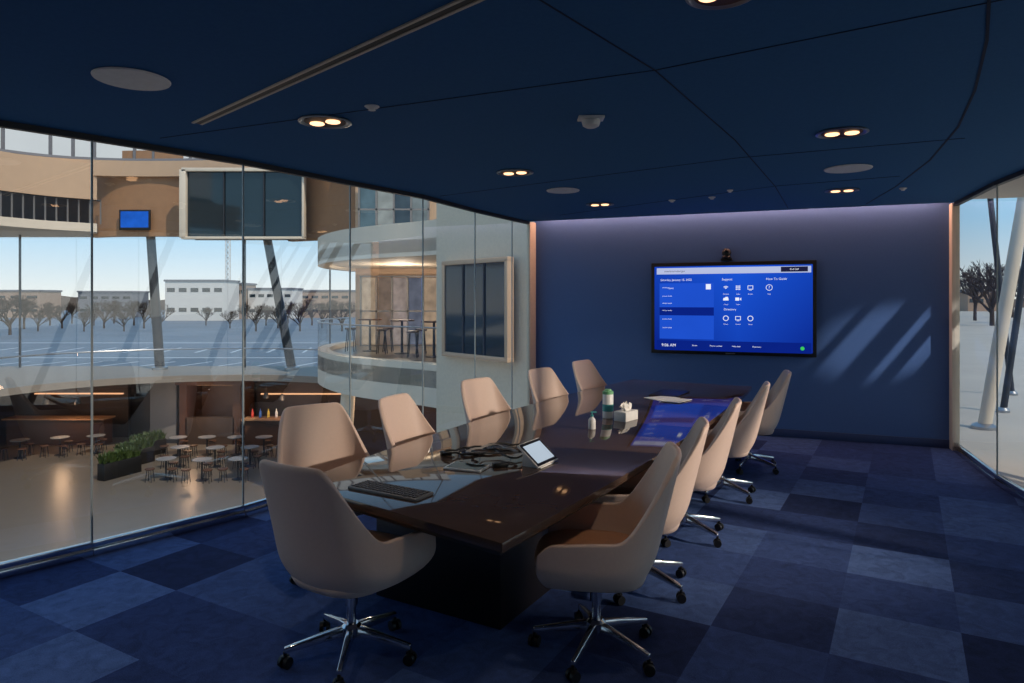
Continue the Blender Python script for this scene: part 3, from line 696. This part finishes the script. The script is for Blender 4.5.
# ---------------------------------------------------------------- outdoors
struct('ground',MB().box((-60,190,-2.8),(260,316,.3)),M['asphalt'],sm=False)  # ground, trees and skyline across the atrium stand in for a reflected view
m=MB()
for k in range(26): m.box((-48+k*2.6,46,-2.645),(.14,5.5,.012),R(-12))
for k in range(26): m.box((-66+k*3.0,60,-2.645),(.18,6,.012),R(10))
m.box((-20,52,-2.645),(90,.25,.012)); m.box((-25,70,-2.645),(110,.4,.012))
struct('ground.003',m,M['paint'],sm=False)
struct('ground.001',MB().prism([(5.35,8.0),(4.0,3.9),(3.9,0),(4.1,-20),(120,-20),(120,200),(10,200)],-.3,-.06),M['terr'],sm=False)
def make_tree(seed,name):
    rnd=random.Random(seed); t=thing('bare_tree','','tree')
    def br(m,p,d,L,r,dep):
        e=p+d*L; m.cyl(p,e,r,r*.62,5 if dep>2 else 3,False)
        if dep==0: return
        for k in range(3 if dep<5 else 4):
            nd=(d+Vector((rnd.uniform(-1,1),rnd.uniform(-1,1),rnd.uniform(-.25,.7)))*.75).normalized()
            br(m,p+d*L*rnd.uniform(.6,1),nd,L*rnd.uniform(.62,.8),r*.64,dep-1)
    tr=MB(); tr.cyl((0,0,-.1),(0,0,2.0),.2,.15,8); tr.build('trunk',M['bark'],t)
    m=MB()
    for k in range(7): br(m,Vector((0,0,.9+k*.16)),Vector((rnd.uniform(-.8,.8),rnd.uniform(-.8,.8),1)).normalized(),1.8,.13,4)
    m.build('branches',M['bark'],t,sm=False); return t
t1=make_tree(3,'a'); t2_=make_tree(9,'b'); used={0:False,1:False}
GZ=-2.65
def place_tree(k,loc,s,label,group):
    src=(t1,t2_)[k]
    c=src if not used[k] else copy_tree(src); used[k]=True
    c.location=loc; c.scale=(s,s,s); c.rotation_euler=(0,0,random.uniform(0,6)); c['label']=label; c['group']=group
ones=['','first','second','third','fourth','fifth','sixth','seventh','eighth','ninth','tenth','eleventh','twelfth','thirteenth','fourteenth','fifteenth','sixteenth','seventeenth','eighteenth','nineteenth','twentieth']
def ordn(i): return ones[i+1] if i<20 else ('thirtieth' if i==29 else 'twenty-'+ones[i-19])
xs=[-20,-4,10,24,38,50,62,72,84,94,104,114,124,134,144,152,160,206,230,244,256,266,278,288,300,312,322,332,342]
for i,px in enumerate(xs):
    Y=(96,118,106,128)[i%4] if i>3 else (80,98,86,104)[i%4]
    p=at(px,300,Y); place_tree(i%2,(p.x,Y,GZ),random.uniform(.5,.85) if i>3 else .9,'bare winter tree standing in for the reflected view, %s from the left'%ordn(i),'bare trees beyond the atrium')
def building(px0,px1,pyt,Y,m,label,gz=GZ,floors=2):
    a,b=X0(px0,Y),X0(px1,Y); zt=Z0(pyt,Y); w=b-a; h=zt-gz
    o=thing('building',label,'building',((a+b)/2,Y,gz))
    MB().box((0,4,h/2),(w,8,h)).build('walls',m,o); MB().box((0,4,h+.1),(w+.4,8.4,.4)).build('roof',M['bldg'],o)
    for f in range(floors):
        for q in range(5): MB().box((-w*.4+w*.2*q,-.02,h*(f+.55)/floors),(w*.13,.08,h*.2/floors)).build('window',M['dkglass'],o)
building(-40,40,291,170,M['bldt'],'low tan building at the far left of the skyline')
building(78,132,292,175,M['bldg'],'low grey building between the bare trees')
building(165,224,281,145,M['bldw'],'large white building left of the middle of the skyline')
building(230,243,284,158,M['bldt'],'narrow tan building beside the large white one')
building(248,292,289,160,M['bldw'],'low white building in the middle of the skyline')
building(300,350,291,170,M['bldt'],'tan building at the right of the skyline')
cr_=at(228,300,190); k_=thing('tower_crane','thin tower crane rising behind the white building on the skyline','crane',(cr_.x,190,GZ))
m=MB(); hh=24
for x in (-.5,.5):
    for y in (-.5,.5): m.box((x,y,hh/2),(.16,.16,hh))
for j in range(16):
    z=j*1.5; m.cyl((-.5,-.5,z),(.5,-.5,z+1.5),.07,n=5); m.cyl((.5,.5,z),(-.5,.5,z+1.5),.07,n=5)
m.build('mast',M['bldw'],k_)
MB().box((5,0,hh+.4),(20,.6,.5)).build('jib',M['bldw'],k_); MB().box((-4,0,hh-.4),(1.8,1,1.2)).build('counterweight',M['bldg'],k_); MB().box((0,-.9,hh-.4),(1.0,1.0,1.2)).build('cab',M['bldw'],k_)
m=MB(); xs=[-300+i*12 for i in range(50)]
m.loft([[(x,300,-4) for x in xs],[(x,300,3.4+1.2*math.sin(x*.05)+.7*math.sin(x*.17)) for x in xs]],False,False,closed=False)
struct('ground.002',m,mat('distant_trees',rgb(96,84,76),.9,0,.3,.2),recalc=False)
for i,(px,Y,s) in enumerate(((975,60,1.0),(992,48,1.1),(1012,70,1.2),(1040,52,1.0))):
    p=at(px,300,Y); place_tree((i+1)%2,(p.x,Y,-.06),s*.75,['bare tree just right of the window jamb outside','taller bare tree behind the white slanted post outside','bare tree at the right edge of the photo','bare tree beyond the right edge'][i],'bare trees outside the right window')
building(968,1010,292,110,M['bldt'],'tan building outside the right window',-.06,1)
def strut(a,b,r,m,name,label,cat='post',group=None):
    b=Vector(b); b.z=-.06; a=Vector(a); o=thing(name,label,cat,b,0,group)
    MB().cyl((0,0,0),a-b,r,r,16).build('shaft',m,o); MB().lathe([(r*1.9,0),(r*1.9,.04),(r*1.2,.08)],n=16).build('foot',M['alu'],o)
strut(at(1026,190,9.6),at(984,400,9.6),.085,M['offwhite'],'slanted_post','white slanted post outside the right window')
strut(at(1036,190,11),at(1003,392,11),.05,M['steel'],'slanted_strut','thin dark slanted strut behind the white post outside the right window')
strut(at(990,196,13),at(1012,380,13),.05,M['steel'],'slanted_strut','thin dark strut crossing behind the white post outside the right window')
sl='dark slanted strut standing close outside the right glass, beyond the picture edge'
for x,y in ((5.15,4.6),(4.85,3.4),(4.6,2.0),(4.5,.4)):
    strut((x+.35,y+.75,CZ+.06),(x-.1,y-.25,0),.06,M['steel'],'slanted_strut',sl,'post','struts along the right glass')
for k in range(5):  # added out of view to cut the wall spot into slanted streaks
    x,y=5.05+.095*k,5.0+.27*k+(.07 if k==2 else 0)
    strut((x+.75,y+1.75,CZ+.06),(x,y,0),(.055,.03,.07,.04,.06)[k],M['steel'],'slanted_strut',sl,'post','struts along the right glass')

# ---------------------------------------------------------------- light
w=bpy.data.worlds.new('world'); SC.world=w; w.use_nodes=True
nt=w.node_tree; n=nt.nodes; l=nt.links; bg=n['Background']
tc=n.new('ShaderNodeTexCoord'); sp_=n.new('ShaderNodeSeparateXYZ'); l.new(tc.outputs['Generated'],sp_.inputs[0])
cr=n.new('ShaderNodeValToRGB'); l.new(sp_.outputs['Z'],cr.inputs['Fac'])
e=cr.color_ramp.elements; e[0].position=0.0; e[0].color=rgb(216,218,214); e[1].position=.6; e[1].color=rgb(116,160,204)
x=e.new(.1); x.color=rgb(152,194,222)
l.new(cr.outputs['Color'],bg.inputs['Color']); bg.inputs['Strength'].default_value=1.4
def lamp(kind,name,loc,tgt,energy,col,**k):
    L=bpy.data.lights.new(name,kind); L.energy=energy; L.color=col
    for a,b in k.items(): setattr(L,a,b)
    o=bpy.data.objects.new(name,L); COL.objects.link(o); o.location=loc
    o.rotation_euler=(Vector(tgt)-Vector(loc)).to_track_quat('-Z','Y').to_euler(); return o
lamp('SUN','sun',(20,-10,20),(20-.6,-10+.62,20-.95),2.8,(1,.86,.70),angle=R(.6))
lamp('SPOT','low_sun_beam',(9,1.2,3.3),(-.5,6.2,.95),3900,(1,.82,.67),spot_size=R(29),spot_blend=.6,shadow_soft_size=.12)
lamp('SPOT','low_sun_on_wall',(9.5,1.0,3.2),(4.56,8.31,1.24),2600,(.97,.94,.94),spot_size=R(6.8),spot_blend=.8,shadow_soft_size=.055)
pw=WL+WD*2.62+WN*.08
lamp('AREA','wall_washer',(pw.x,pw.y,CZ+.16),(pw.x,pw.y,0),32,(1,.52,.36),shape='RECTANGLE',size=5.0,size_y=.06).rotation_euler=(0,0,WA)
lamp('POINT','bar_glow',at(285,400,27.4),(0,0,0),60,(1,.6,.35),shadow_soft_size=.2)
lamp('POINT','kiosk_glow',at(190,405,27.2),(0,0,0),45,(1,.6,.35),shadow_soft_size=.2)
lamp('POINT','far_bar_glow',at(62,408,27.2),(0,0,0),45,(1,.6,.35),shadow_soft_size=.2)
lamp('POINT','mezzanine_glow',at(400,285,22),(0,0,0),150,(1,.82,.64),shadow_soft_size=.3)
lamp('POINT','under_mezzanine_glow',at(395,395,20),(0,0,0),90,(1,.6,.35),shadow_soft_size=.2)
SC.view_settings.view_transform='Standard'
cam=bpy.data.cameras.new('camera'); co=bpy.data.objects.new('camera',cam); COL.objects.link(co)
co.location=(0,0,H); co.rotation_euler=(PI/2,0,0); cam.lens=24; cam.sensor_width=36; cam.shift_y=-41.5/1024; cam.clip_end=1000
SC.camera=co
